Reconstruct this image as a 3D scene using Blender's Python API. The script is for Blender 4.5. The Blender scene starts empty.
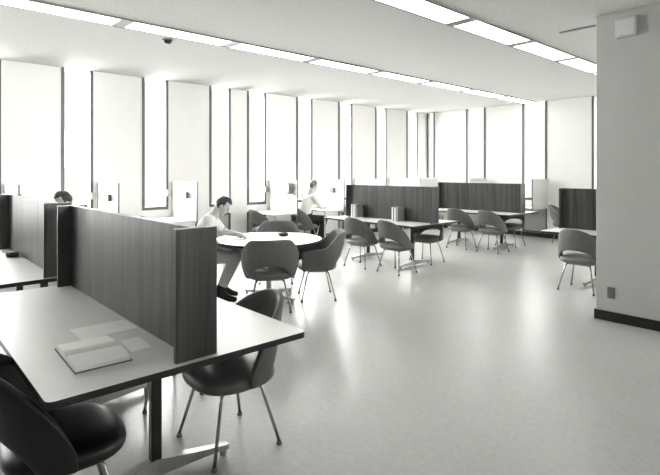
import bpy, bmesh, math, random
from mathutils import Vector, Matrix
random.seed(7)
S = bpy.context.scene
C = S.collection
PI = math.pi
R = math.radians

# ------------------------------------------------------------------ materials
def new_mat(name):
    m = bpy.data.materials.new(name); m.use_nodes = True
    nt = m.node_tree
    return m, nt, nt.nodes['Principled BSDF']
def grey(g, warm=1.0):
    return (g, g * 0.998, g * (1 - 0.028 * warm), 1)
def flat(name, g, rough=0.5, metal=0.0, spec=0.5, bump=0.0, bscale=200, var=0.0, vscale=6):
    m, nt, b = new_mat(name)
    b.inputs['Base Color'].default_value = grey(g)
    b.inputs['Roughness'].default_value = rough
    b.inputs['Metallic'].default_value = metal
    b.inputs['Specular IOR Level'].default_value = spec
    tc = nt.nodes.new('ShaderNodeTexCoord')
    if var:
        n = nt.nodes.new('ShaderNodeTexNoise'); n.inputs['Scale'].default_value = vscale; n.inputs['Detail'].default_value = 6
        r = nt.nodes.new('ShaderNodeValToRGB')
        r.color_ramp.elements[0].position = .3; r.color_ramp.elements[1].position = .7
        r.color_ramp.elements[0].color = grey(g * (1 - var)); r.color_ramp.elements[1].color = grey(min(.95, g * (1 + var)))
        nt.links.new(tc.outputs['Object'], n.inputs['Vector']); nt.links.new(n.outputs['Fac'], r.inputs['Fac'])
        nt.links.new(r.outputs['Color'], b.inputs['Base Color'])
    if bump:
        n = nt.nodes.new('ShaderNodeTexNoise'); n.inputs['Scale'].default_value = bscale; n.inputs['Detail'].default_value = 3
        bp = nt.nodes.new('ShaderNodeBump'); bp.inputs['Strength'].default_value = bump; bp.inputs['Distance'].default_value = .004
        nt.links.new(tc.outputs['Object'], n.inputs['Vector']); nt.links.new(n.outputs['Fac'], bp.inputs['Height'])
        nt.links.new(bp.outputs['Normal'], b.inputs['Normal'])
    return m
def wood(name, g0, g1, rough=.42):
    m, nt, b = new_mat(name)
    tc = nt.nodes.new('ShaderNodeTexCoord'); mp = nt.nodes.new('ShaderNodeMapping')
    mp.inputs['Scale'].default_value = (16, 16, .7)
    n = nt.nodes.new('ShaderNodeTexNoise'); n.inputs['Scale'].default_value = 1.0; n.inputs['Detail'].default_value = 8; n.inputs['Distortion'].default_value = .6
    mp2 = nt.nodes.new('ShaderNodeMapping'); mp2.inputs['Scale'].default_value = (90, 90, 2.2)
    n2 = nt.nodes.new('ShaderNodeTexNoise'); n2.inputs['Scale'].default_value = 1.0; n2.inputs['Detail'].default_value = 4
    mx = nt.nodes.new('ShaderNodeMath'); mx.operation = 'MULTIPLY_ADD'; mx.inputs[1].default_value = .35
    r = nt.nodes.new('ShaderNodeValToRGB')
    r.color_ramp.elements[0].position = .42; r.color_ramp.elements[1].position = .86
    r.color_ramp.elements[0].color = grey(g0); r.color_ramp.elements[1].color = grey(g1)
    nt.links.new(tc.outputs['Object'], mp.inputs['Vector']); nt.links.new(tc.outputs['Object'], mp2.inputs['Vector'])
    nt.links.new(mp.outputs['Vector'], n.inputs['Vector']); nt.links.new(mp2.outputs['Vector'], n2.inputs['Vector'])
    nt.links.new(n2.outputs['Fac'], mx.inputs[0]); nt.links.new(n.outputs['Fac'], mx.inputs[2])
    nt.links.new(mx.outputs[0], r.inputs['Fac']); nt.links.new(r.outputs['Color'], b.inputs['Base Color'])
    b.inputs['Roughness'].default_value = rough; b.inputs['Specular IOR Level'].default_value = .35
    return m
def emitter(name, g, s):
    m, nt, b = new_mat(name)
    b.inputs['Base Color'].default_value = grey(.8)
    b.inputs['Emission Color'].default_value = grey(g); b.inputs['Emission Strength'].default_value = s
    return m
def glass(name):
    m = bpy.data.materials.new(name); m.use_nodes = True; nt = m.node_tree; nt.nodes.clear()
    o = nt.nodes.new('ShaderNodeOutputMaterial'); mx = nt.nodes.new('ShaderNodeMixShader')
    t = nt.nodes.new('ShaderNodeBsdfTransparent'); g = nt.nodes.new('ShaderNodeBsdfGlossy'); g.inputs['Roughness'].default_value = .02
    t.inputs['Color'].default_value = (.99, .99, .985, 1)
    f = nt.nodes.new('ShaderNodeLayerWeight'); f.inputs['Blend'].default_value = .5
    pw = nt.nodes.new('ShaderNodeMath'); pw.operation = 'POWER'; pw.inputs[1].default_value = 5
    ad = nt.nodes.new('ShaderNodeMath'); ad.operation = 'MULTIPLY_ADD'; ad.inputs[1].default_value = .14; ad.inputs[2].default_value = .015
    nt.links.new(f.outputs['Facing'], pw.inputs[0]); nt.links.new(pw.outputs[0], ad.inputs[0]); nt.links.new(ad.outputs[0], mx.inputs[0]); nt.links.new(t.outputs[0], mx.inputs[1]); nt.links.new(g.outputs[0], mx.inputs[2])
    nt.links.new(mx.outputs[0], o.inputs['Surface'])
    return m
def floor_mat():
    m, nt, b = new_mat('vinyl_floor')
    tc = nt.nodes.new('ShaderNodeTexCoord')
    n = nt.nodes.new('ShaderNodeTexNoise'); n.inputs['Scale'].default_value = 26; n.inputs['Detail'].default_value = 9; n.inputs['Roughness'].default_value = .75; n.inputs['Distortion'].default_value = .5
    r = nt.nodes.new('ShaderNodeValToRGB')
    r.color_ramp.elements[0].position = .3; r.color_ramp.elements[1].position = .68
    r.color_ramp.elements[0].color = grey(.42); r.color_ramp.elements[1].color = grey(.53)
    nt.links.new(tc.outputs['Object'], n.inputs['Vector']); nt.links.new(n.outputs['Fac'], r.inputs['Fac'])
    # faint tile joints
    br = nt.nodes.new('ShaderNodeTexBrick'); br.offset = 0; br.inputs['Scale'].default_value = 1.0
    br.inputs['Brick Width'].default_value = .3; br.inputs['Row Height'].default_value = .3; br.inputs['Mortar Size'].default_value = .002
    br.inputs['Color1'].default_value = (1, 1, 1, 1); br.inputs['Color2'].default_value = (.965, .965, .965, 1); br.inputs['Mortar'].default_value = (.93, .93, .93, 1)
    mx = nt.nodes.new('ShaderNodeMix'); mx.data_type = 'RGBA'; mx.blend_type = 'MULTIPLY'; mx.inputs['Factor'].default_value = 1
    nt.links.new(tc.outputs['Object'], br.inputs['Vector'])
    nt.links.new(r.outputs['Color'], mx.inputs['A']); nt.links.new(br.outputs['Color'], mx.inputs['B'])
    # sparse dark scuff marks
    ns = nt.nodes.new('ShaderNodeTexNoise'); ns.inputs['Scale'].default_value = 4.3; ns.inputs['Detail'].default_value = 12; ns.inputs['Roughness'].default_value = .72
    rs = nt.nodes.new('ShaderNodeValToRGB'); rs.color_ramp.elements[0].position = .715; rs.color_ramp.elements[1].position = .75
    rs.color_ramp.elements[0].color = (1, 1, 1, 1); rs.color_ramp.elements[1].color = (.45, .45, .45, 1)
    m2 = nt.nodes.new('ShaderNodeMix'); m2.data_type = 'RGBA'; m2.blend_type = 'MULTIPLY'; m2.inputs['Factor'].default_value = 1
    nt.links.new(tc.outputs['Object'], ns.inputs['Vector']); nt.links.new(ns.outputs['Fac'], rs.inputs['Fac'])
    nt.links.new(mx.outputs['Result'], m2.inputs['A']); nt.links.new(rs.outputs['Color'], m2.inputs['B'])
    nt.links.new(m2.outputs['Result'], b.inputs['Base Color'])
    n2 = nt.nodes.new('ShaderNodeTexNoise'); n2.inputs['Scale'].default_value = 5; n2.inputs['Detail'].default_value = 4
    mr = nt.nodes.new('ShaderNodeMapRange'); mr.inputs['To Min'].default_value = .26; mr.inputs['To Max'].default_value = .36
    nt.links.new(tc.outputs['Object'], n2.inputs['Vector']); nt.links.new(n2.outputs['Fac'], mr.inputs['Value']); nt.links.new(mr.outputs[0], b.inputs['Roughness'])
    bp = nt.nodes.new('ShaderNodeBump'); bp.inputs['Strength'].default_value = .06; bp.inputs['Distance'].default_value = .01
    nt.links.new(n2.outputs['Fac'], bp.inputs['Height']); nt.links.new(bp.outputs['Normal'], b.inputs['Normal'])
    b.inputs['Specular IOR Level'].default_value = .6
    return m

M = dict(
    floor=floor_mat(),
    ceiling=flat('acoustic_ceiling', .55, .95, bump=.5, bscale=90, var=.12, vscale=45),
    wall=flat('white_plaster', .86, .8, spec=.2, var=.015, vscale=3),
    column=flat('grey_painted_column', .52, .7, spec=.3, var=.02, vscale=4),
    base=flat('black_vinyl_base', .012, .4),
    frame=flat('dark_window_metal', .08, .45),
    spandrel=flat('grey_spandrel_glass', .42, .25),
    white=flat('white_laminate_panel', .70, .5, spec=.3),
    top=flat('white_laminate_top', .70, .42, spec=.35, var=.01, vscale=30),
    edge=flat('black_table_edge', .02, .35),
    black=flat('black_enamel', .012, .35),
    chrome=flat('polished_aluminium', .5, .34, metal=1.0),
    steel=flat('chrome_tube', .45, .25, metal=1.0),
    wood=wood('walnut_veneer', .014, .08),
    woodedge=flat('pale_wood_edging', .30, .45, var=.1, vscale=30),
    fabric=flat('grey_upholstery', .13, .55, spec=.4, bump=.25, bscale=500, var=.06, vscale=14),
    vinyl=flat('grey_vinyl_seat', .15, .40, spec=.5, bump=.1, bscale=500),
    shadevinyl=flat('shaded_vinyl_upholstery', .008, .36, spec=.5),  # upholstery near black, carrying the shade on the corner chair
    glass=glass('window_glass'),
    lamp=emitter('fluorescent_diffuser', .98, 4.5),
    paper=flat('white_paper', .92, .8, spec=.1),
    cover=flat('grey_book_cover', .14, .6),
    boxgrey=flat('grey_metal_box', .16, .5),
    boxpale=flat('pale_metal_box', .55, .5),
    ash=flat('black_ashtray', .012, .3),
    skin=flat('skin', .46, .5, spec=.3),
    hair=flat('dark_hair', .02, .5, bump=.6, bscale=260),
    greyhair=flat('fair_hair', .16, .6, bump=.6, bscale=260),
    shirt=flat('white_shirt', .78, .85, spec=.1, bump=.3, bscale=40),
    trousers=flat('pale_grey_trousers', .62, .85, spec=.1, bump=.3, bscale=40),
    darktrousers=flat('dark_trousers', .03, .85, spec=.1, bump=.3, bscale=40),
    shoe=flat('black_shoe', .012, .4),
    eye=flat('dark_eye', .01, .15),
    spine_white=flat('white_book_spine', .78, .6), spine_grey=flat('grey_book_spine', .25, .6), spine_dark=flat('dark_book_spine', .05, .6),
)

# ------------------------------------------------------------------ mesh helpers
def obj(name, bm, mats, parent=None, smooth=False, loc=None):
    me = bpy.data.meshes.new(name)
    bmesh.ops.recalc_face_normals(bm, faces=bm.faces[:])
    bm.to_mesh(me); bm.free()
    for m in (mats if isinstance(mats, (list, tuple)) else [mats]): me.materials.append(m)
    if smooth:
        for p in me.polygons: p.use_smooth = True
    o = bpy.data.objects.new(name, me); C.objects.link(o)
    if parent is not None: o.parent = parent
    if loc is not None: o.location = loc
    return o
def tag(o, label=None, cat=None, group=None, kind=None):
    if label: o['label'] = label
    if cat: o['category'] = cat
    if group: o['group'] = group
    if kind: o['kind'] = kind
    return o
def thing(name, label, cat, loc=(0, 0, 0), rz=0, group=None):
    o = bpy.data.objects.new(name, None); C.objects.link(o)
    o.empty_display_size = .1
    o.location = loc; o.rotation_euler = (0, 0, rz)
    return tag(o, label, cat, group)
def dup(root, loc, rz, label, group=None, cat=None):
    r = root.copy(); C.objects.link(r); r.location = loc; r.rotation_euler = (0, 0, rz)
    tag(r, label, cat, group)
    for ch in list(root.children):
        c = ch.copy(); C.objects.link(c); c.parent = r
        for g in list(ch.children):
            d = g.copy(); C.objects.link(d); d.parent = c
    return r
def box(bm, x0, x1, y0, y1, z0, z1, mi=0, bev=0.0):
    v = [bm.verts.new((x, y, z)) for x in (x0, x1) for y in (y0, y1) for z in (z0, z1)]
    fs = [bm.faces.new([v[i] for i in q]) for q in ((0, 1, 3, 2), (4, 6, 7, 5), (0, 4, 5, 1), (2, 3, 7, 6), (0, 2, 6, 4), (1, 5, 7, 3))]
    for f in fs: f.material_index = mi
    if bev:
        es = list({e for f in fs for e in f.edges})
        bmesh.ops.bevel(bm, geom=es, offset=bev, segments=2, affect='EDGES', profile=.5)
    return fs
def tube(bm, pts, rad, n=10, mi=0, cap=True, sq=(1, 1)):
    pts = [Vector(p) for p in pts]
    rads = rad if isinstance(rad, (list, tuple)) else [rad] * len(pts)
    rings = []; ref = None
    for i, p in enumerate(pts):
        d = (pts[min(i + 1, len(pts) - 1)] - pts[max(i - 1, 0)]).normalized()
        if ref is None:
            ref = Vector((0, 0, 1)) if abs(d.z) < .9 else Vector((1, 0, 0))
        a = (ref - d * ref.dot(d)).normalized(); b = d.cross(a); ref = a
        rings.append([bm.verts.new(p + (a * math.cos(2 * PI * k / n) * sq[0] + b * math.sin(2 * PI * k / n) * sq[1]) * rads[i]) for k in range(n)])
    for r0, r1 in zip(rings, rings[1:]):
        for k in range(n):
            f = bm.faces.new((r0[k], r0[(k + 1) % n], r1[(k + 1) % n], r1[k])); f.material_index = mi; f.smooth = True
    if cap:
        for r in (rings[0], rings[-1]):
            f = bm.faces.new(r); f.material_index = mi
def lathe(bm, prof, n=32, mi=None, cx=0, cy=0):
    rings = []
    for r, z in prof:
        rings.append([bm.verts.new((cx + r * math.cos(2 * PI * k / n), cy + r * math.sin(2 * PI * k / n), z)) for k in range(n)] if r > 1e-6 else [bm.verts.new((cx, cy, z))])
    for i, (a, b) in enumerate(zip(rings, rings[1:])):
        for k in range(n):
            q = [a[k % len(a)], a[(k + 1) % len(a)], b[(k + 1) % len(b)], b[k % len(b)]]
            q = list(dict.fromkeys(q))
            if len(q) < 3: continue
            f = bm.faces.new(q)
            if mi: f.material_index = mi[i]
    for r in (rings[0], rings[-1]):
        if len(r) > 2:
            bm.faces.new(r)
def loft(bm, rings, closed_ends=True):
    vr = [[bm.verts.new(p) for p in r] for r in rings]
    n = len(vr[0])
    for a, b in zip(vr, vr[1:]):
        for k in range(n): bm.faces.new((a[k], a[(k + 1) % n], b[(k + 1) % n], b[k]))
    if closed_ends:
        bm.faces.new(vr[0]); bm.faces.new(vr[-1])
def rounded_slab(bm, x0, x1, y0, y1, z0, z1, r, top_mi=0, side_mi=1, seg=6):
    pts = []
    for cx, cy, a0 in ((x1 - r, y1 - r, 0), (x0 + r, y1 - r, 90), (x0 + r, y0 + r, 180), (x1 - r, y0 + r, 270)):
        for k in range(seg + 1):
            a = R(a0 + 90 * k / seg); pts.append((cx + r * math.cos(a), cy + r * math.sin(a)))
    t = [bm.verts.new((x, y, z1)) for x, y in pts]; b = [bm.verts.new((x, y, z0)) for x, y in pts]
    f = bm.faces.new(t); f.material_index = top_mi
    f = bm.faces.new(b); f.material_index = side_mi
    n = len(pts)
    for k in range(n):
        f = bm.faces.new((t[k], b[k], b[(k + 1) % n], t[(k + 1) % n])); f.material_index = side_mi
def B(): return bmesh.new()
def subsurf(o, lv=1):
    m = o.modifiers.new('round', 'SUBSURF'); m.levels = lv; m.render_levels = lv
    return o

# ------------------------------------------------------------------ camera
cam_d = bpy.data.cameras.new('camera'); cam = bpy.data.objects.new('camera', cam_d); C.objects.link(cam)
cam.location = (0, 0, 1.582)
yaw = 47.874
cam.rotation_euler = (R(90), 0, R(yaw - 90))
cam_d.sensor_fit = 'HORIZONTAL'; cam_d.sensor_width = 36; cam_d.lens = 497.9 * 36 / 660
cam_d.shift_y = (171.04 - 237.5) / 660
cam_d.clip_start = .05
S.camera = cam

# ------------------------------------------------------------------ room shell
H = 3.242; XW = 11.703; YW = 8.784
XL, YB = -3.4, -3.2
def struct(name, bm, mats, smooth=False):
    return tag(obj(name, bm, mats, smooth=smooth), kind='structure')
b = B(); box(b, XL, XW, YB, YW, -.15, 0); struct('floor', b, M['floor'])
b = B(); box(b, XL - .3, XW + .3, YB - .3, YW + .3, H, H + .3); struct('ceiling', b, M['ceiling'])

left_w = [(-3.05, -2.57), (-1.75, -1.27), (-.45, .03), (.86, 1.34), (2.15, 2.63), (3.45, 3.93), (4.77, 5.24), (5.63, 6.10), (6.92, 7.39), (8.21, 8.68), (9.52, 9.96), (10.79, 11.28)]
right_w = [(8.50, 8.784 - .02), (6.90, 7.48), (5.29, 5.90), (3.68, 4.29), (2.08, 2.68), (.48, 1.08), (-1.12, -.52)]
T = .24
SILL = .88; LOW0, LOW1 = .11, .74
# the long window wall
def pierced_wall(name, spans, lo, hi, put):
    b = B(); e = lo
    for a0, a1 in sorted(spans):
        if a0 - e > .001: put(b, e, a0, 0, H)
        put(b, a0, a1, LOW1, SILL); put(b, a0, a1, 0, LOW0)
        e = a1
    if hi - e > .001: put(b, e, hi, 0, H)
    return struct(name, b, M['wall'])
pierced_wall('wall_left', left_w, XL - .3, XW + .3, lambda b, a0, a1, z0, z1: box(b, a0, a1, YW, YW + T, z0, z1))
pierced_wall('wall_right', right_w, YB - .3, YW, lambda b, a0, a1, z0, z1: box(b, XW, XW + T, a0, a1, z0, z1))
win_n = 0
def window(put, a0, a1):
    """put(bm, a0, a1, depth0, depth1, z0, z1, mi)"""
    global win_n; win_n += 1
    r = bpy.data.objects.new('window_%d' % win_n, None); C.objects.link(r); tag(r, kind='structure')
    b = B(); w = .045
    for z0, z1 in ((SILL, H),):
        put(b, a0, a0 + w, -.012, .07, z0, z1); put(b, a1 - w, a1, -.012, .07, z0, z1)
        put(b, a0 + w, a1 - w, -.012, .07, z0, z0 + .06)
    o = obj('window_frame', b, M['frame'], r)
    b = B(); put(b, a0 + w, a1 - w, .03, .04, SILL + .06, H); obj('window_pane', b, M['glass'], r)
    b = B(); w = .03
    put(b, a0, a0 + w, -.012, .05, LOW0, LOW1); put(b, a1 - w, a1, -.012, .05, LOW0, LOW1)
    put(b, a0 + w, a1 - w, -.012, .05, LOW1 - w, LOW1); put(b, a0 + w, a1 - w, -.012, .05, LOW0, LOW0 + w)
    obj('lower_frame', b, M['frame'], r)
    b = B(); put(b, a0 + w, a1 - w, .02, .05, LOW0 + w, LOW1 - w); obj('lower_panel', b, M['spandrel'], r)
for a0, a1 in left_w: window(lambda b, p, q, d0, d1, z0, z1: box(b, p, q, YW + d0, YW + d1, z0, z1), a0, a1)
for a0, a1 in right_w: window(lambda b, p, q, d0, d1, z0, z1: box(b, XW + d0, XW + d1, p, q, z0, z1), a0, a1)
# unseen side behind the camera: high glazing added for light, and a plain wall
b = B(); box(b, XL - .3, XW + .3, YB - T, YB, 0, 1.75)
for x in (XL - .3, -.6, 2.4, 5.4, 8.4, XW - .1): box(b, x, x + .3, YB - T, YB, 1.75, H)
struct('wall_near', b, M['wood'])  # unseen wall, dark wood put on it to cut bounce light
win_n += 1
r = tag(bpy.data.objects.new('window_%d' % win_n, None), kind='structure'); C.objects.link(r)  # added band of unseen high windows, lets fill reach the left wall
b = B()
for x0 in (XL, -.3, 2.7, 5.7, 8.7):
    box(b, x0, x0 + 2.75, YB - .12, YB - .11, 1.75, H)
obj('window_pane', b, M['glass'], r)
b = B(); box(b, XL - T, XL, YB, YW, 0, H); struct('wall_side', b, M['wood'])  # out of view, made dark so it bounces little light
b = B(); box(b, XL, XW, YW - .018, YW - .001, 0, .105); struct('baseboard_left', b, M['base'])
b = B(); box(b, XW - .018, XW - .001, YB, YW - .02, 0, .105); struct('baseboard_right', b, M['base'])
# column at the right with its base, outlet and wall box
CX, CY0, CY1, CD = 5.708, 1.36, 2.052, .66
b = B(); box(b, CX, CX + CD, CY0, CY1, 0, H, bev=.008); col = struct('column', b, M['column'])
b = B(); box(b, CX - .014, CX + CD + .014, CY0 - .014, CY1 + .014, 0, .102); struct('trim_1', b, M['base'])

# ------------------------------------------------------------------ ceiling fittings
def light_proto():
    t = thing('ceiling_light', '', 'light', (0, 0, 0))
    L = 1.38; w = .157
    b = B(); e = .016
    box(b, 0.0, L, -w - e, -w, -.016, .0); obj('edge_trim', b, M['boxgrey'], t)
    b = B(); box(b, 0.0, L, w, w + e, -.016, .0); obj('edge_trim', b, M['boxgrey'], t)
    b = B(); box(b, 0, .07, -w, w, -.012, 0); obj('end_bar', b, M['boxgrey'], t)
    b = B(); box(b, L - .07, L, -w, w, -.012, 0); obj('end_bar', b, M['boxgrey'], t)
    b = B(); box(b, .07, L - .07, -w, w, -.008, 0); obj('diffuser', b, M['lamp'], t)
    return t
ordn = ['first', 'second', 'third', 'fourth', 'fifth', 'sixth', 'seventh', 'eighth', 'ninth', 'tenth']
proto = None
rows = [(5.685, 'row near the windows', .64, 8), (3.114, 'row ending at the column', 2.02, 7)]
for y, rn, x0, n in rows:
    for k in range(n):
        lab = 'fluorescent ceiling light, %s from the near end, %s' % (ordn[k], rn)
        x = x0 + 1.38 * k
        if x + 1.38 > XW: continue
        if proto is None:
            proto = light_proto(); o = proto; o.location = (x, y, H); tag(o, lab, None, 'fluorescent ceiling lights in rows')
        else: o = dup(proto, (x, y, H), 0, lab, 'fluorescent ceiling lights in rows')
t = thing('ceiling_speaker', 'small dark dome fitting on the ceiling near the windows', 'ceiling fitting', (2.70, 6.05, H))
b = B(); lathe(b, [(0, -.055), (.03, -.052), (.048, -.035), (.052, -.012)], 20); obj('dome', b, M['black'], t, True)
b = B(); lathe(b, [(.052, -.013), (.068, -.010), (.07, 0)], 20); obj('rim', b, M['boxgrey'], t, True)
b = B(); box(b, 6.02, 6.07, 1.75, 2.58, H - .012, H); tag(obj('air_slot', b, M['boxgrey']), 'thin dark air slot in the ceiling beside the column', 'vent')
t = thing('wall_speaker', 'pale grey box mounted high on the column under the ceiling', 'wall box', (CX, 1.757, 2.96))
b = B(); box(b, -.055, 0, -.10, .085, 0, .20, bev=.006); obj('housing', b, M['boxpale'], t)
b = B(); box(b, -.058, -.0545, -.085, .07, .02, .18, bev=.001); obj('face_plate', b, M['white'], t)
t = thing('wall_outlet', 'grey electrical outlet plate low on the column', 'outlet', (CX, 1.90, .30))
b = B(); box(b, -.008, 0, -.037, .037, -.06, .06, bev=.003); obj('cover_plate', b, M['boxgrey'], t)
for z in (-.028, .028):
    b = B(); lathe(b, [(0, .0), (.016, 0), (.016, .003), (0, .003)], 16)
    bmesh.ops.rotate(b, verts=b.verts, matrix=Matrix.Rotation(-PI / 2, 3, 'Y'))
    obj('socket', b, M['cover'], t, loc=(-.008, 0, z))

# ------------------------------------------------------------------ chairs
def shell(nu, nv, P, thick):
    """closed shell from P(u,v), u in -1..1, v in 0..1"""
    b = B()
    g = [[Vector(P(-1 + 2 * i / nu, j / nv)) for j in range(nv + 1)] for i in range(nu + 1)]
    F, K = [], []
    for i in range(nu + 1):
        f, k = [], []
        for j in range(nv + 1):
            du = g[min(i + 1, nu)][j] - g[max(i - 1, 0)][j]; dv = g[i][min(j + 1, nv)] - g[i][max(j - 1, 0)]
            n = du.cross(dv)
            n = n.normalized() if n.length > 1e-9 else Vector((1, 0, 0))
            f.append(b.verts.new(g[i][j] + n * thick / 2)); k.append(b.verts.new(g[i][j] - n * thick / 2))
        F.append(f); K.append(k)
    for i in range(nu):
        for j in range(nv):
            b.faces.new((F[i][j], F[i + 1][j], F[i + 1][j + 1], F[i][j + 1])); b.faces.new((K[i][j], K[i][j + 1], K[i + 1][j + 1], K[i + 1][j]))
    for i in range(nu):
        for j in (0, nv): b.faces.new((F[i][j], F[i + 1][j], K[i + 1][j], K[i][j]))
    for j in range(nv):
        for i in (0, nu): b.faces.new((F[i][j], F[i][j + 1], K[i][j + 1], K[i][j]))
    return b
def seat_mesh(a, c, n=2.7, seg=36):
    b = B(); rings = []
    for s, z in ((.03, .472), (.45, .470), (.75, .464), (.9, .453), (.975, .437), (1.0, .418), (.99, .398), (.93, .376), (.80, .360), (.5, .352), (.03, .350)):
        ring = []
        for k in range(seg):
            t = 2 * PI * k / seg; ct, st = math.cos(t), math.sin(t)
            x = a * s * math.copysign(abs(ct) ** (2 / n), ct); y = c * s * math.copysign(abs(st) ** (2 / n), st)
            zz = z
            if x > .1: zz -= .25 * (x - .1) ** 2 * 2    # waterfall front
            ring.append((x, y, zz))
        rings.append(ring)
    loft(b, rings)
    return b
def side_back(u, v):
    s = abs(u); ph = u * R(98)
    zlo = .395 + .155 * (1 - min(1, s / .66) ** 2.6)
    zhi = .835 - .385 * s ** 2.6
    zhi = max(zhi, zlo + .045)
    z = zlo + (zhi - zlo) * v
    lean = max(0, z - .45) * .26 * max(0, math.cos(ph))
    yw = .272 - .10 * max(0, z - .55)
    return (-.015 - .225 * math.cos(ph) - lean, yw * math.sin(ph), z)
def arm_back(u, v):
    s = abs(u); sg = 1 if u >= 0 else -1
    zlo = .375 + .155 * (1 - min(1, s / .33) ** 2.6)
    zhi = .835 - .185 * (0.5 - .5 * math.cos(PI * min(1, max(0, (s - .24) / .30)))) - .03 * max(0, (s - .68) / .32)
    z = zlo + (zhi - zlo) * v
    if s < .55:
        ph = s / .55 * PI / 2
        x = -.03 - .235 * math.cos(ph); y = .305 * math.sin(ph)
    else:
        q = (s - .55) / .45; x = -.03 + .25 * q; y = .305 - .012 * q
        x -= .06 * max(0, .62 - z) * q
    lean = max(0, z - .45) * .25 * max(0, math.cos(min(1, s / .6) * PI / 2))
    y += .09 * max(0, z - .45) * min(1, s / .5) * .6
    y *= 1 - .13 * max(0, min(1, (.53 - z) / .15)) ** 1.5
    return (x - lean, sg * y, z)
def make_chair(arms, name, seat_m, back_m):
    t = thing(name, '', 'chair')
    subsurf(obj('seat', seat_mesh(.245, .262 if not arms else .272), M[seat_m], t, True))
    subsurf(obj('backrest', shell(28, 8, arm_back if arms else side_back, .036), M[back_m], t, True))
    for sx in (-1, 1):
        for sy in (-1, 1):
            b = B(); fx, fy = sx * .205, sy * .225
            tube(b, [(sx * .06, sy * .10, .352), (sx * .115, sy * .145, .345), (sx * .13, sy * .158, .325), (fx, fy, .02)], .0095, 10)
            l = obj('leg', b, M['steel'], t)
            b = B(); lathe(b, [(0, 0), (.016, 0), (.017, .008), (.012, .022), (.0, .024)], 14, cx=fx, cy=fy)
            obj('foot_glide', b, M['boxgrey'], l, True)
    b = B(); box(b, -.09, .09, -.13, .13, .338, .352, bev=.004); obj('seat_plate', b, M['black'], t)
    return t
side_c = make_chair(False, 'side_chair', 'vinyl', 'fabric')
arm_c = make_chair(True, 'arm_chair', 'vinyl', 'fabric')
shaded_c = make_chair(False, 'side_chair', 'shadevinyl', 'shadevinyl')
used = set()
def chair(pr, x, y, deg, label, group):
    if pr.name not in used:
        used.add(pr.name); pr.location = (x, y, 0); pr.rotation_euler = (0, 0, R(deg)); tag(pr, label, None, group); return pr
    return dup(pr, (x, y, 0), R(deg), label, group)
GC = 'upholstered chairs at the divided reading tables'; GR = 'armchairs around the round table'; GW = 'chairs at the wall carrels'
chair(shaded_c, .60, 2.40, -7, 'vinyl chair with painted-in shade at the lower left corner, tucked under the nearest table', GC)
chair(side_c, 1.52, 2.57, 178, 'grey armless chair tucked under the right side of the nearest table, beside its end panel', GC)
chair(side_c, 1.49, 3.45, 180, 'grey armless chair on the right of the nearest table, hidden behind its divider', GC)
chair(side_c, 5.98, 5.80, 4, 'grey open-back chair on the near side of the left far table, left of the two', GC)
chair(side_c, 6.02, 5.09, -2, 'grey open-back chair on the near side of the left far table, right of the two', GC)
chair(side_c, 7.06, 5.30, 184, 'grey chair on the far side of the left far table, seat seen under the top', GC)
chair(side_c, 8.90, 5.80, 3, 'grey open-back chair at the right far table, left of its near pair', GC)
chair(side_c, 8.92, 5.10, 0, 'grey open-back chair at the right far table, right of its near pair', GC)
chair(side_c, 9.94, 5.28, 181, 'grey chair on the far side of the right far table, seat seen under the top', GC)
chair(side_c, 6.92, 2.66, -1, 'dark grey chair at the table beside the column', GC)
chair(arm_c, 3.33, 4.71, 56, 'grey armchair in front of the round table, its back turned to the viewer', GR)
chair(arm_c, 4.07, 4.75, 146, 'grey armchair at the right of the round table, seen from the side', GR)
chair(arm_c, 4.24, 5.82, 229, 'grey armchair on the far side of the round table, facing the viewer', GR)
chair(arm_c, 2.84, 5.61, -33, 'dark armchair the man in the white shirt sits on', GR)
chair(side_c, 1.92, 6.24, 180, 'chair behind the left divider under the dark-haired reader', GC)
chair(side_c, 2.30, 8.22, 0, 'chair at the leftmost wall carrel in view, behind the long divider', GW)
chair(side_c, 3.58, 8.28, -4, 'chair at the wall carrel behind the man, only its back top showing', GW)
chair(side_c, 5.73, 8.26, -6, 'pale grey empty chair at the wall carrel beyond the round table', GW)
chair(side_c, 6.70, 8.20, -4, 'grey chair under the reader at the window wall', GW)
chair(side_c, 11.20, 4.66, -82, 'grey chair at the right wall carrel, seen past the dark end panel', GW)

# ------------------------------------------------------------------ divided reading tables
TW, TL, TZ = 1.22, 2.044, .74
def pedestal(t, px, py, tilt):
    b = B(); box(b, px - .028, px + .028, py - .022, py + .022, .085, TZ - .045, bev=.006)
    box(b, px - .33, px + .33, py - .03, py + .03, TZ - .052, TZ - .03)
    p = obj('pedestal', b, M['black'], t)
    for s in (-1, 1):
        b = B(); L = .40
        rings = []
        for q, w, z0, z1 in ((0, .036, .02, .10), (.25, .032, .026, .088), (.7, .026, .034, .066), (.97, .023, .032, .058), (1.0, .018, .034, .055)):
            rings.append([(q * L, -w, z0), (q * L, w, z0), (q * L, w * .8, z1), (q * L, -w * .8, z1)])
        loft(b, rings)
        lathe(b, [(0, 0), (.018, 0), (.018, .03), (.012, .036), (0, .036)], 14, cx=L - .03)
        ang = tilt if s > 0 else PI - tilt
        bmesh.ops.rotate(b, verts=b.verts, matrix=Matrix.Rotation(ang, 3, 'Z'))
        bmesh.ops.translate(b, verts=b.verts, vec=(px, py, 0))
        obj('foot', b, M['chrome'], p)
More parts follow.
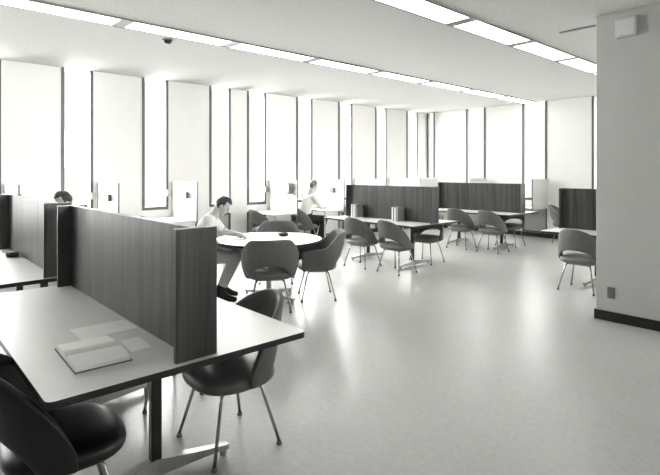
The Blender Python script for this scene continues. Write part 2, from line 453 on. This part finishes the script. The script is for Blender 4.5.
def make_table():
    t = thing('reading_table', '', 'table')
    b = B(); rounded_slab(b, 0, TW, 0, TL, TZ - .03, TZ, .03); obj('tabletop', b, [M['top'], M['edge']], t)
    xd = TW / 2; y0, y1 = .034, TL - .05
    b = B(); box(b, xd - .014, xd + .014, y0 + .022, y1 - .022, TZ, 1.325); dv = obj('divider', b, M['wood'], t)
    b = B(); box(b, xd - .0142, xd + .0142, y0 + .022, y1 - .022, 1.3245, 1.329); obj('edge_strip', b, M['woodedge'], dv)
    for y in (y0, y1 - .022):
        b = B(); box(b, xd - .1, xd + .1, y, y + .022, TZ, 1.325); e = obj('end_panel', b, M['wood'], t)
        b = B(); box(b, xd - .1002, xd + .1002, y - .0002, y + .0222, 1.3245, 1.329)
        obj('edge_strip', b, M['woodedge'], e)
    pedestal(t, xd, .49, -.14); pedestal(t, xd, TL - .54, .06)
    return t
GT = 'divided reading tables'
tab = make_table(); tab.location = (.446, 2.024, 0); tag(tab, 'nearest long white reading table with wooden divider, open book on it', None, GT)
dup(tab, (.446, 4.372, 0), 0, 'reading table at the left edge, directly behind the nearest one', GT)
dup(tab, (5.995, 4.760, 0), 0, 'far reading table with books standing against its divider', GT)
dup(tab, (8.888, 4.743, 0), 0, 'farthest reading table, its divider before the right window wall', GT)
dup(tab, (6.92, 1.19, 0), 0, 'reading table half hidden by the column, with dark divider', GT)

# round table
t = thing('round_table', 'round white table in the middle, ringed by armchairs', 'table', (3.60, 5.12, 0))
b = B(); lathe(b, [(0, TZ), (.66, TZ), (.662, TZ - .004), (.66, TZ - .026), (.63, TZ - .03), (0, TZ - .03)], 64, mi=[0, 1, 1, 1, 1]); obj('tabletop', b, [M['top'], M['edge']], t)
b = B(); lathe(b, [(0, .08), (.036, .08), (.034, .12), (.030, .5), (.030, TZ - .05), (.14, TZ - .045), (.14, TZ - .03), (0, TZ - .03)], 24); ped = obj('pedestal', b, M['steel'], t, False)
for k in range(4):
    b = B(); L = .42; rings = []
    for q, w, z0, z1 in ((0, .034, .02, .10), (.3, .03, .028, .084), (.8, .023, .034, .06), (1, .018, .034, .054)):
        rings.append([(q * L, -w, z0), (q * L, w, z0), (q * L, w * .8, z1), (q * L, -w * .8, z1)])
    loft(b, rings); lathe(b, [(0, 0), (.018, 0), (.018, .03), (.012, .036), (0, .036)], 14, cx=L - .03)
    bmesh.ops.rotate(b, verts=b.verts, matrix=Matrix.Rotation(R(11 + 90 * k), 3, 'Z'))
    obj('foot', b, M['chrome'], ped)

# ------------------------------------------------------------------ things on tables
def ashtray(x, y, r, label):
    b = B(); lathe(b, [(0, 0), (r * .8, 0), (r * .95, .012), (r, .034), (r * .9, .036), (r * .78, .014), (0, .010)], 28)
    for k in range(3):
        a = 2 * PI * k / 3 + .4
        tube(b, [(r * .74 * math.cos(a), r * .74 * math.sin(a), .034), (r * 1.02 * math.cos(a), r * 1.02 * math.sin(a), .038)], .006, 8)
    tag(obj('ashtray', b, M['ash'], smooth=True, loc=(x, y, TZ)), label, 'ashtray')
ashtray(3.90, 5.22, .068, 'black ashtray on the round table')
ashtray(.97, 5.72, .062, 'black ashtray on the left rear reading table, by the divider')
# open book
t = thing('open_book', 'thick open book lying on the nearest table', 'book', (.722, 2.42, TZ), R(-2))
def page_block(sy):
    b = B(); n = 12; L = .178; hw = .112
    up, lo = [], []
    for i in range(n + 1):
        q = i / n
        y = sy * (.002 + L * q); z = .006 + .026 * math.sin(PI * min(1, q * 1.15 + .08)) ** .7 * (1 - .35 * q) if q < .8 else .006 + .026 * math.sin(PI * min(.999, q * 1.15 + .08)) ** .7 * (1 - .35 * q)
        z = .005 + .027 * ((1 - (1 - q / .22) ** 2) if q < .22 else 1 - .42 * ((q - .22) / .78) ** 1.3)
        up.append((y, z)); lo.append((y, .005))
    vu = [[b.verts.new((x, y, z)) for y, z in up] for x in (-hw, hw)]; vl = [[b.verts.new((x, y, z - .0005)) for y, z in lo] for x in (-hw, hw)]
    for i in range(n):
        b.faces.new((vu[0][i], vu[1][i], vu[1][i + 1], vu[0][i + 1])); b.faces.new((vl[0][i], vl[0][i + 1], vl[1][i + 1], vl[1][i]))
        b.faces.new((vu[0][i], vu[0][i + 1], vl[0][i + 1], vl[0][i])); b.faces.new((vu[1][i], vl[1][i], vl[1][i + 1], vu[1][i + 1]))
    b.faces.new((vu[0][n], vu[1][n], vl[1][n], vl[0][n])); b.faces.new((vu[0][0], vl[0][0], vl[1][0], vu[1][0]))
    return b
obj('page_block', page_block(1), M['paper'], t); obj('page_block', page_block(-1), M['paper'], t)
b = B(); box(b, -.118, .118, -.187, .187, 0, .0045, bev=.001); obj('cover', b, M['cover'], t)
def sheet(name, pts, label, z):
    b = B(); lo = [b.verts.new((x, y, 0)) for x, y in pts]; hi = [b.verts.new((x, y, .0012)) for x, y in pts]
    b.faces.new(lo); b.faces.new(hi)
    for k in range(len(pts)): b.faces.new((lo[k], lo[(k + 1) % 4], hi[(k + 1) % 4], hi[k]))
    tag(obj(name, b, M['paper'], loc=(0, 0, z)), label, 'paper')
sheet('paper_sheet', [(.745, 2.885), (.745, 2.655), (1.028, 2.675), (1.028, 2.875)], 'loose white sheet of paper on the nearest table, behind the open book', TZ)
sheet('note_card', [(.882, 2.53), (.868, 2.335), (.965, 2.335), (.978, 2.525)], 'small white note card right of the open book', TZ)
# upright books against the far divider
def standing_book(x, y, th, h, d, m, label):
    t = thing('book', label, 'book', (x, y, TZ), 0, 'books standing on the far reading table')
    b = B(); box(b, 0, d, 0, .003, 0, h); box(b, 0, d, th - .003, th, 0, h); box(b, -.003, .003, 0, th, 0, h); obj('cover', b, M[m], t)
    b = B(); box(b, .004, d - .004, .003, th - .003, .003, h - .004); obj('page_block', b, M['paper'], t)
for (x, y, nm) in ((6.40, 6.36, 'far left'), (6.40, 5.39, 'middle')):
    yy = y
    for k, (th, h, m, w) in enumerate(((.05, .235, 'spine_grey', 'grey book nearest the viewer'), (.028, .225, 'spine_white', 'slim white book'), (.022, .23, 'spine_dark', 'thin dark book'), (.032, .235, 'spine_white', 'wider white book'))):
        standing_book(x, yy, th, h, .17, m, '%s standing in the %s row of the far table' % (w, nm)); yy += th + .0015

# ------------------------------------------------------------------ wall carrels
def carrel(loc, rz, label, depth, dl, special=0, first=[None]):
    # local: fin in the local x=0 plane, desk towards -x, wall at local y=depth
    t = thing('wall_carrel', label, 'carrel', loc, rz, 'white study carrels along the window walls')
    b = B(); box(b, -.012, .012, 0, depth, .70, 1.395, bev=.002); pn = obj('privacy_panel', b, M['white'], t)
    b = B(); box(b, -.0125, .0125, -.004, .0, .70, 1.396); obj('edge_strip', b, M['boxgrey'], pn)  # grey strip paints the shade on the panel's front edge
    b = B(); box(b, -dl, -.013, .06, depth, .715, .74, bev=.002); obj('desktop', b, M['white'], t)
    for y in ((.03,) if rz == 0 else ()):
        b = B(); box(b, -.012, .012, y - .012, y + .012, 0, .70); obj('leg', b, M['frame'], t)
    if rz == 0:
        b = B(); box(b, -dl + .02, -dl + .044, .09, .114, 0, .715); obj('leg', b, M['boxpale'], t)
    if special == 0:
        b = B(); box(b, -.065, -.012, .28, .42, 1.105, 1.215, bev=.004); obj('outlet_box', b, M['boxgrey'], t)
    elif special == 1:
        b = B(); box(b, -.11, -.012, .10, .24, 1.11, 1.35, bev=.035); hb = obj('intercom_box', b, M['boxgrey'], t)
        b = B(); box(b, -.125, -.108, .13, .21, 1.15, 1.31, bev=.006); obj('face_plate', b, M['boxpale'], hb)
    return t
YF = 7.79; D = YW - .02 - YF
for X, sp, lab in ((1.39, 2, 'white wall carrel at the left edge beneath the windows'), (2.70, 0, 'white wall carrel with dark switch box, above the long divider'),
                   (4.00, 0, 'white wall carrel with dark switch box, behind the man in the white shirt'), (6.17, 1, 'white wall carrel with rounded grey intercom on its panel'),
                   (7.46, 0, 'white wall carrel before the reader at the window wall'), (8.75, 2, 'white wall carrel in the far row, left one behind the far divider'), (10.03, 2, 'white wall carrel in the far row, nearest the room corner')):
    carrel((X, YF, 0), 0, lab, D, .50, sp)
for Y, sp, lab in ((8.42, 2, 'wall carrel on the right wall, nearest the corner'), (6.86, 2, 'grey-looking carrel panel against the right wall, left of the two seen'),
                   (5.27, 2, 'grey-looking carrel panel against the right wall beside the farthest table'), (3.66, 2, 'carrel on the right wall hidden behind the column')):
    carrel((XW - .02 - .76, Y, 0), -PI / 2, lab, .76, .64, sp)
def jamb_box(x, z, pale, lab):
    b = B(); box(b, -.04, .04, -.05, 0, -.055, .055, bev=.006)
    tag(obj('switch_box', b, M['boxpale' if pale else 'boxgrey'], loc=(x, YW - .014, z)), lab, 'switch box', 'boxes on the window jambs')
jamb_box(2.62, 1.17, True, 'small pale box on the window jamb above the long divider')
jamb_box(3.93, 1.18, True, 'small grey box on the window jamb left of the seated man')
jamb_box(6.10, 1.19, False, 'small grey box on the window jamb above the empty carrel chair')

# ------------------------------------------------------------------ people
def ellipsoid(bm, c, r, rot=None, sub=3):
    q = bmesh.ops.create_icosphere(bm, subdivisions=sub, radius=1)
    vs = q['verts']
    for v in vs: v.co = Vector((v.co.x * r[0], v.co.y * r[1], v.co.z * r[2]))
    if rot: bmesh.ops.rotate(bm, verts=vs, matrix=rot)
    bmesh.ops.translate(bm, verts=vs, vec=c)
    return vs
def head_shape(v, k=1.0):
    """unit sphere point to a head surface point, face towards +x"""
    x, y, z = v
    X, Y, Z = x * .094, y * .076, z * .118
    if z < 0:
        Y *= 1 - .30 * (-z) ** 1.2; X = X * (1 - .12 * -z) + (.012 * -z if x > 0 else .03 * z * x)
        if x < 0: X *= 1 - .35 * (-z)
    if x > .5: X -= .010 * (x - .5) * 2 * (1 if abs(z) < .5 else .4)
    if x > .3 and .02 < z < .22: X -= .006 * min(1, (x - .3) * 3) * (1 - abs(y) * .3)
    return Vector((X, Y, Z)) * k
def person(name, label, loc, rz, J, head_c, pitch, cloth, vox, group=None):
    t = thing(name, label, 'person', loc, rz, group)
    segs = [('pelvis', 'waist'), ('waist', 'chest'), ('chest', 'neck'), ('neck', 'skull')]
    for s in 'LR':
        segs += [('pelvis', 'hip' + s), ('hip' + s, 'knee' + s), ('knee' + s, 'ankle' + s), ('ankle' + s, 'ball' + s), ('ball' + s, 'toe' + s),
                 ('chest', 'shoulder' + s), ('shoulder' + s, 'elbow' + s), ('elbow' + s, 'wrist' + s), ('wrist' + s, 'palm' + s)]
    rad = dict(pelvis=(.145, .12), waist=(.125, .105), chest=(.15, .115), neck=(.056, .056), skull=(.06, .06), hip=(.105, .1), knee=(.08, .076), ankle=(.056, .056),
               ball=(.042, .038), toe=(.032, .026), shoulder=(.07, .07), elbow=(.046, .046), wrist=(.030, .026), palm=(.036, .020))
    bm = B()
    def rd(n): return rad[n if n in rad else n.rstrip('LR')]
    for a, c in segs:
        A, D_ = Vector(J[a]), Vector(J[c]); ra, rc = rd(a), rd(c)
        if a in ('pelvis', 'waist') and c in ('waist', 'chest'):
            for k in range(7):
                q = k / 6; w_ = ra[0] * (1 - q) + rc[0] * q; d_ = ra[1] * (1 - q) + rc[1] * q
                ellipsoid(bm, A.lerp(D_, q), (d_, w_ * 1.12, .10), None, 3)
            continue
        if a == 'pelvis' or a == 'chest' and c.startswith('sh'): ra = (rc[0] * 1.05, rc[1] * 1.05)
        if a == 'chest' and c == 'neck': ra = (.095, .08)
        n_ = 8
        tube(bm, [A.lerp(D_, k / n_) for k in range(n_ + 1)], [ra[0] * (1 - k / n_) + rc[0] * k / n_ for k in range(n_ + 1)], 16)
        for p_, r_ in ((A, ra), (D_, rc)): ellipsoid(bm, p_, (r_[0], r_[0], r_[0] if not a.startswith('wrist') else r_[1]), None, 3)
    for s_ in 'LR':
        ellipsoid(bm, (J['chest'][0] + .04, Vector(J['shoulder' + s_]).y * .55, J['chest'][2] + .03), (.085, .085, .10), None, 3)
    Rh = Matrix.Rotation(R(pitch), 3, 'Y'); hc = Vector(head_c)
    q = bmesh.ops.create_icosphere(bm, subdivisions=4, radius=1)
    for v in q['verts']: v.co = hc + Rh @ head_shape(v.co)
    # nose, ears, brow, lips
    def hp(p): return hc + Rh @ Vector(p)
    tube(bm, [hp((.078, 0, .022)), hp((.094, 0, -.004)), hp((.106, 0, -.024)), hp((.088, 0, -.034))], [.009, .011, .014, .010], 8)
    for s in (-1, 1):
        ellipsoid(bm, hp((-.004, s * .076, -.008)), (.020, .009, .032), Rh, 2)
        tube(bm, [hp((.080, s * .008, .026)), hp((.080, s * .032, .030)), hp((.066, s * .05, .022))], [.008, .008, .006], 6)
    tube(bm, [hp((.080, -.022, -.058)), hp((.087, 0, -.056)), hp((.080, .022, -.058))], [.006, .009, .006], 6)
    ellipsoid(bm, hp((.068, 0, -.098)), (.024, .026, .02), Rh, 2)
    # hands: palm and five fingers each
    for s, sg in (('L', 1), ('R', -1)):
        w = Vector(J['wrist' + s]); p = Vector(J['palm' + s]); f = (p - w).normalized()
        up = Vector((0, 0, 1)); up = (up - f * up.dot(f)).normalized(); sd = f.cross(up) * (1)
        inner = sd if (sd.y * sg) < 0 else -sd
        for k, (off, ln, cu) in enumerate(((.030, .072, .5), (.010, .082, .45), (-.010, .076, .5), (-.029, .058, .55))):
            a = p + inner * off; pts = [a - f * .03]
            d = f.copy(); pos = a + f * .014
            pts.append(pos.copy())
            for j in range(3):
                d = (d - up * cu * .55).normalized(); pos = pos + d * ln * (.42, .32, .26)[j]; pts.append(pos.copy())
            tube(bm, pts, [.009, .0095, .009, .008, .006], 8)
        a = w + f * .028 + inner * .018
        tube(bm, [a, a + inner * .026 + f * .022 - up * .006, a + inner * .036 + f * .046 - up * .014, a + inner * .034 + f * .066 - up * .020], [.013, .012, .010, .007], 8)
    me2 = bpy.data.meshes.new('body'); bm.to_mesh(me2); bm.free()
    o2 = bpy.data.objects.new('body_raw', me2); C.objects.link(o2)
    rm = o2.modifiers.new('remesh', 'REMESH'); rm.mode = 'VOXEL'; rm.voxel_size = vox; rm.use_smooth_shade = True
    sm = o2.modifiers.new('smooth', 'SMOOTH'); sm.iterations = 5; sm.factor = .5
    dg = bpy.context.evaluated_depsgraph_get(); dg.update()
    m3 = bpy.data.meshes.new_from_object(o2.evaluated_get(dg)); m3.name = 'body'
    bpy.data.objects.remove(o2)
    # clothing by nearest limb
    cl = {'hip': 'T', 'knee': 'T', 'pelvis': 'T'}
    segl = [(a, c, Vector(J[a]), Vector(J[c])) for a, c in segs]
    m3.materials.clear()
    for k in (cloth['skin'], cloth['shirt'], cloth['trousers'], cloth['shoe']): m3.materials.append(M[k])
    nk = Vector(J['neck'])
    for p in m3.polygons:
        c = p.center; best = 1e9; bs = None
        for a, d, A, D_ in segl:
            AB = D_ - A; q = max(0, min(1, (c - A).dot(AB) / AB.length_squared)); dd = (A + AB * q - c).length
            if dd < best: best = dd; bs = (a, d, q)
        a, d, q = bs
        i = 0
        if a.startswith('ankle') or a.startswith('ball'): i = 3
        elif a.startswith('knee'): i = 3 if q > .80 else 2
        elif a.startswith('hip') or (a == 'pelvis' and d.startswith('hip')): i = 2
        elif a == 'pelvis': i = 2 if q < .45 else 1
        elif a == 'waist' or (a == 'chest' and d.startswith('sh')): i = 1
        elif a == 'chest': i = 1 if q < .62 else 0
        elif a.startswith('shoulder'): i = 1 if q < cloth['sleeve'] else 0
        elif a.startswith('elbow'): i = 1 if cloth['sleeve'] > 1 and q < .9 else 0
        p.material_index = i; p.use_smooth = True
    body = bpy.data.objects.new('body', m3); C.objects.link(body); body.parent = t
    # hair cap
    hb = B(); q = bmesh.ops.create_icosphere(hb, subdivisions=4, radius=1)
    kill = []
    for v in hb.verts: v.tag = False
    for f in hb.faces:
        n = f.calc_center_median().normalized()
        keep = (n.z > .52 - .1 * n.x) or (n.x < .12 and n.z > -.05) or (n.x < -.35 and n.z > -.48)
        if n.x > .1 and n.z < .62: keep = False
        if not keep: kill.append(f)
    bmesh.ops.delete(hb, geom=kill, context='FACES')
    for v in hb.verts:
        n = v.co.normalized(); v.co = hc + Rh @ (head_shape(n) * (1.075 + .02 * math.sin(9 * n.x + 7 * n.y) + (.03 if n.z > .6 else 0)))
    h = obj('hair', hb, M[cloth['hair']], t, True); so = h.modifiers.new('thick', 'SOLIDIFY'); so.thickness = .02; so.offset = -1
    for s in (-1, 1):
        b = B(); ellipsoid(b, hp((.0755, s * .03, .008)), (.009, .012, .008), Rh, 2); obj('eye', b, M['eye'], t, True)
    return t
J1 = dict(pelvis=(0, 0, .575), waist=(.05, 0, .74), chest=(.14, 0, .92), neck=(.225, 0, 1.065), skull=(.27, 0, 1.13),
          hipL=(.06, .10, .555), hipR=(.06, -.10, .555), kneeL=(.48, .13, .545), kneeR=(.48, -.13, .555), ankleL=(.30, .13, .115), ankleR=(.285, -.13, .115),
          ballL=(.41, .14, .05), ballR=(.40, -.14, .05), toeL=(.475, .145, .034), toeR=(.465, -.145, .034),
          shoulderL=(.165, .175, 1.0), shoulderR=(.165, -.175, 1.0), elbowL=(.33, .27, .80), elbowR=(.20, -.265, .76), wristL=(.49, .08, .79), wristR=(.345, -.17, .665),
          palmL=(.555, .03, .778), palmR=(.405, -.145, .648))
c1 = dict(skin='skin', shirt='shirt', trousers='trousers', shoe='shoe', hair='hair', sleeve=.75)
person('person', 'seated man in a white short-sleeved shirt bending over the round table', (2.86, 5.60, 0), R(-33), J1, (.32, 0, 1.155), 40, c1, .0065)
J2 = dict(J1); J2.update(chest=(.16, 0, .96), neck=(.25, 0, 1.10), skull=(.30, 0, 1.17), shoulderL=(.18, .175, 1.03), shoulderR=(.18, -.175, 1.03),
          elbowL=(.36, .25, .80), elbowR=(.36, -.25, .80), wristL=(.52, .09, .79), wristR=(.52, -.09, .79), palmL=(.58, .05, .778), palmR=(.58, -.05, .778), waist=(.06, 0, .76))
person('person', 'dark-haired reader whose head shows over the left divider', (1.90, 6.24, 0), PI, J2, (.345, 0, 1.235), 25, dict(c1), .011)
c3 = dict(c1); c3.update(trousers='darktrousers', hair='greyhair', sleeve=1.5)
J3 = dict(J2); J3.update(chest=(.09, 0, .97), neck=(.145, 0, 1.12), skull=(.18, 0, 1.19), shoulderL=(.11, .175, 1.04), shoulderR=(.11, -.175, 1.04), elbowL=(.24, .24, .82), elbowR=(.24, -.24, .82), wristL=(.42, .09, .80), wristR=(.42, -.09, .80), palmL=(.48, .05, .79), palmR=(.48, -.05, .79), waist=(.03, 0, .76), kneeL=(.42, .12, .54), kneeR=(.42, -.12, .55))
person('person', 'reader in white sitting at the window wall carrel', (6.70, 8.20, 0), R(-4), J3, (.215, 0, 1.265), 26, c3, .011)

# ------------------------------------------------------------------ light
w = bpy.data.worlds.new('sky'); S.world = w; w.use_nodes = True
bg = w.node_tree.nodes['Background']; bg.inputs['Color'].default_value = (.99, .99, .96, 1); bg.inputs['Strength'].default_value = SKY = 1.0
def sun(name, az, el, ang, s):
    """light travelling from compass direction az (degrees in plan) and elevation el"""
    d = bpy.data.lights.new(name, 'SUN'); d.energy = s; d.angle = R(ang); d.color = (1, 1, .985)
    o = bpy.data.objects.new(name, d); C.objects.link(o)
    v = Vector((-math.cos(R(az)) * math.cos(R(el)), -math.sin(R(az)) * math.cos(R(el)), -math.sin(R(el))))
    o.rotation_euler = v.to_track_quat('-Z', 'Y').to_euler(); o.location = (0, 0, 8)
sun('daylight_left', 95, 26, 110, 76)
sun('daylight_right', 5, 25, 110, 13)
sun('fill_near', -76, 1.5, 22, 5.4)  # added fill through the unseen high windows, brightens the left wall

S.view_settings.view_transform = 'Standard'; S.view_settings.look = 'None'
S.view_settings.exposure = 0.12; S.view_settings.gamma = 1; S.view_settings.use_curve_mapping = False
S.cycles.diffuse_bounces = 6; S.cycles.max_bounces = 12; S.cycles.transparent_max_bounces = 12; S.cycles.sample_clamp_indirect = 8
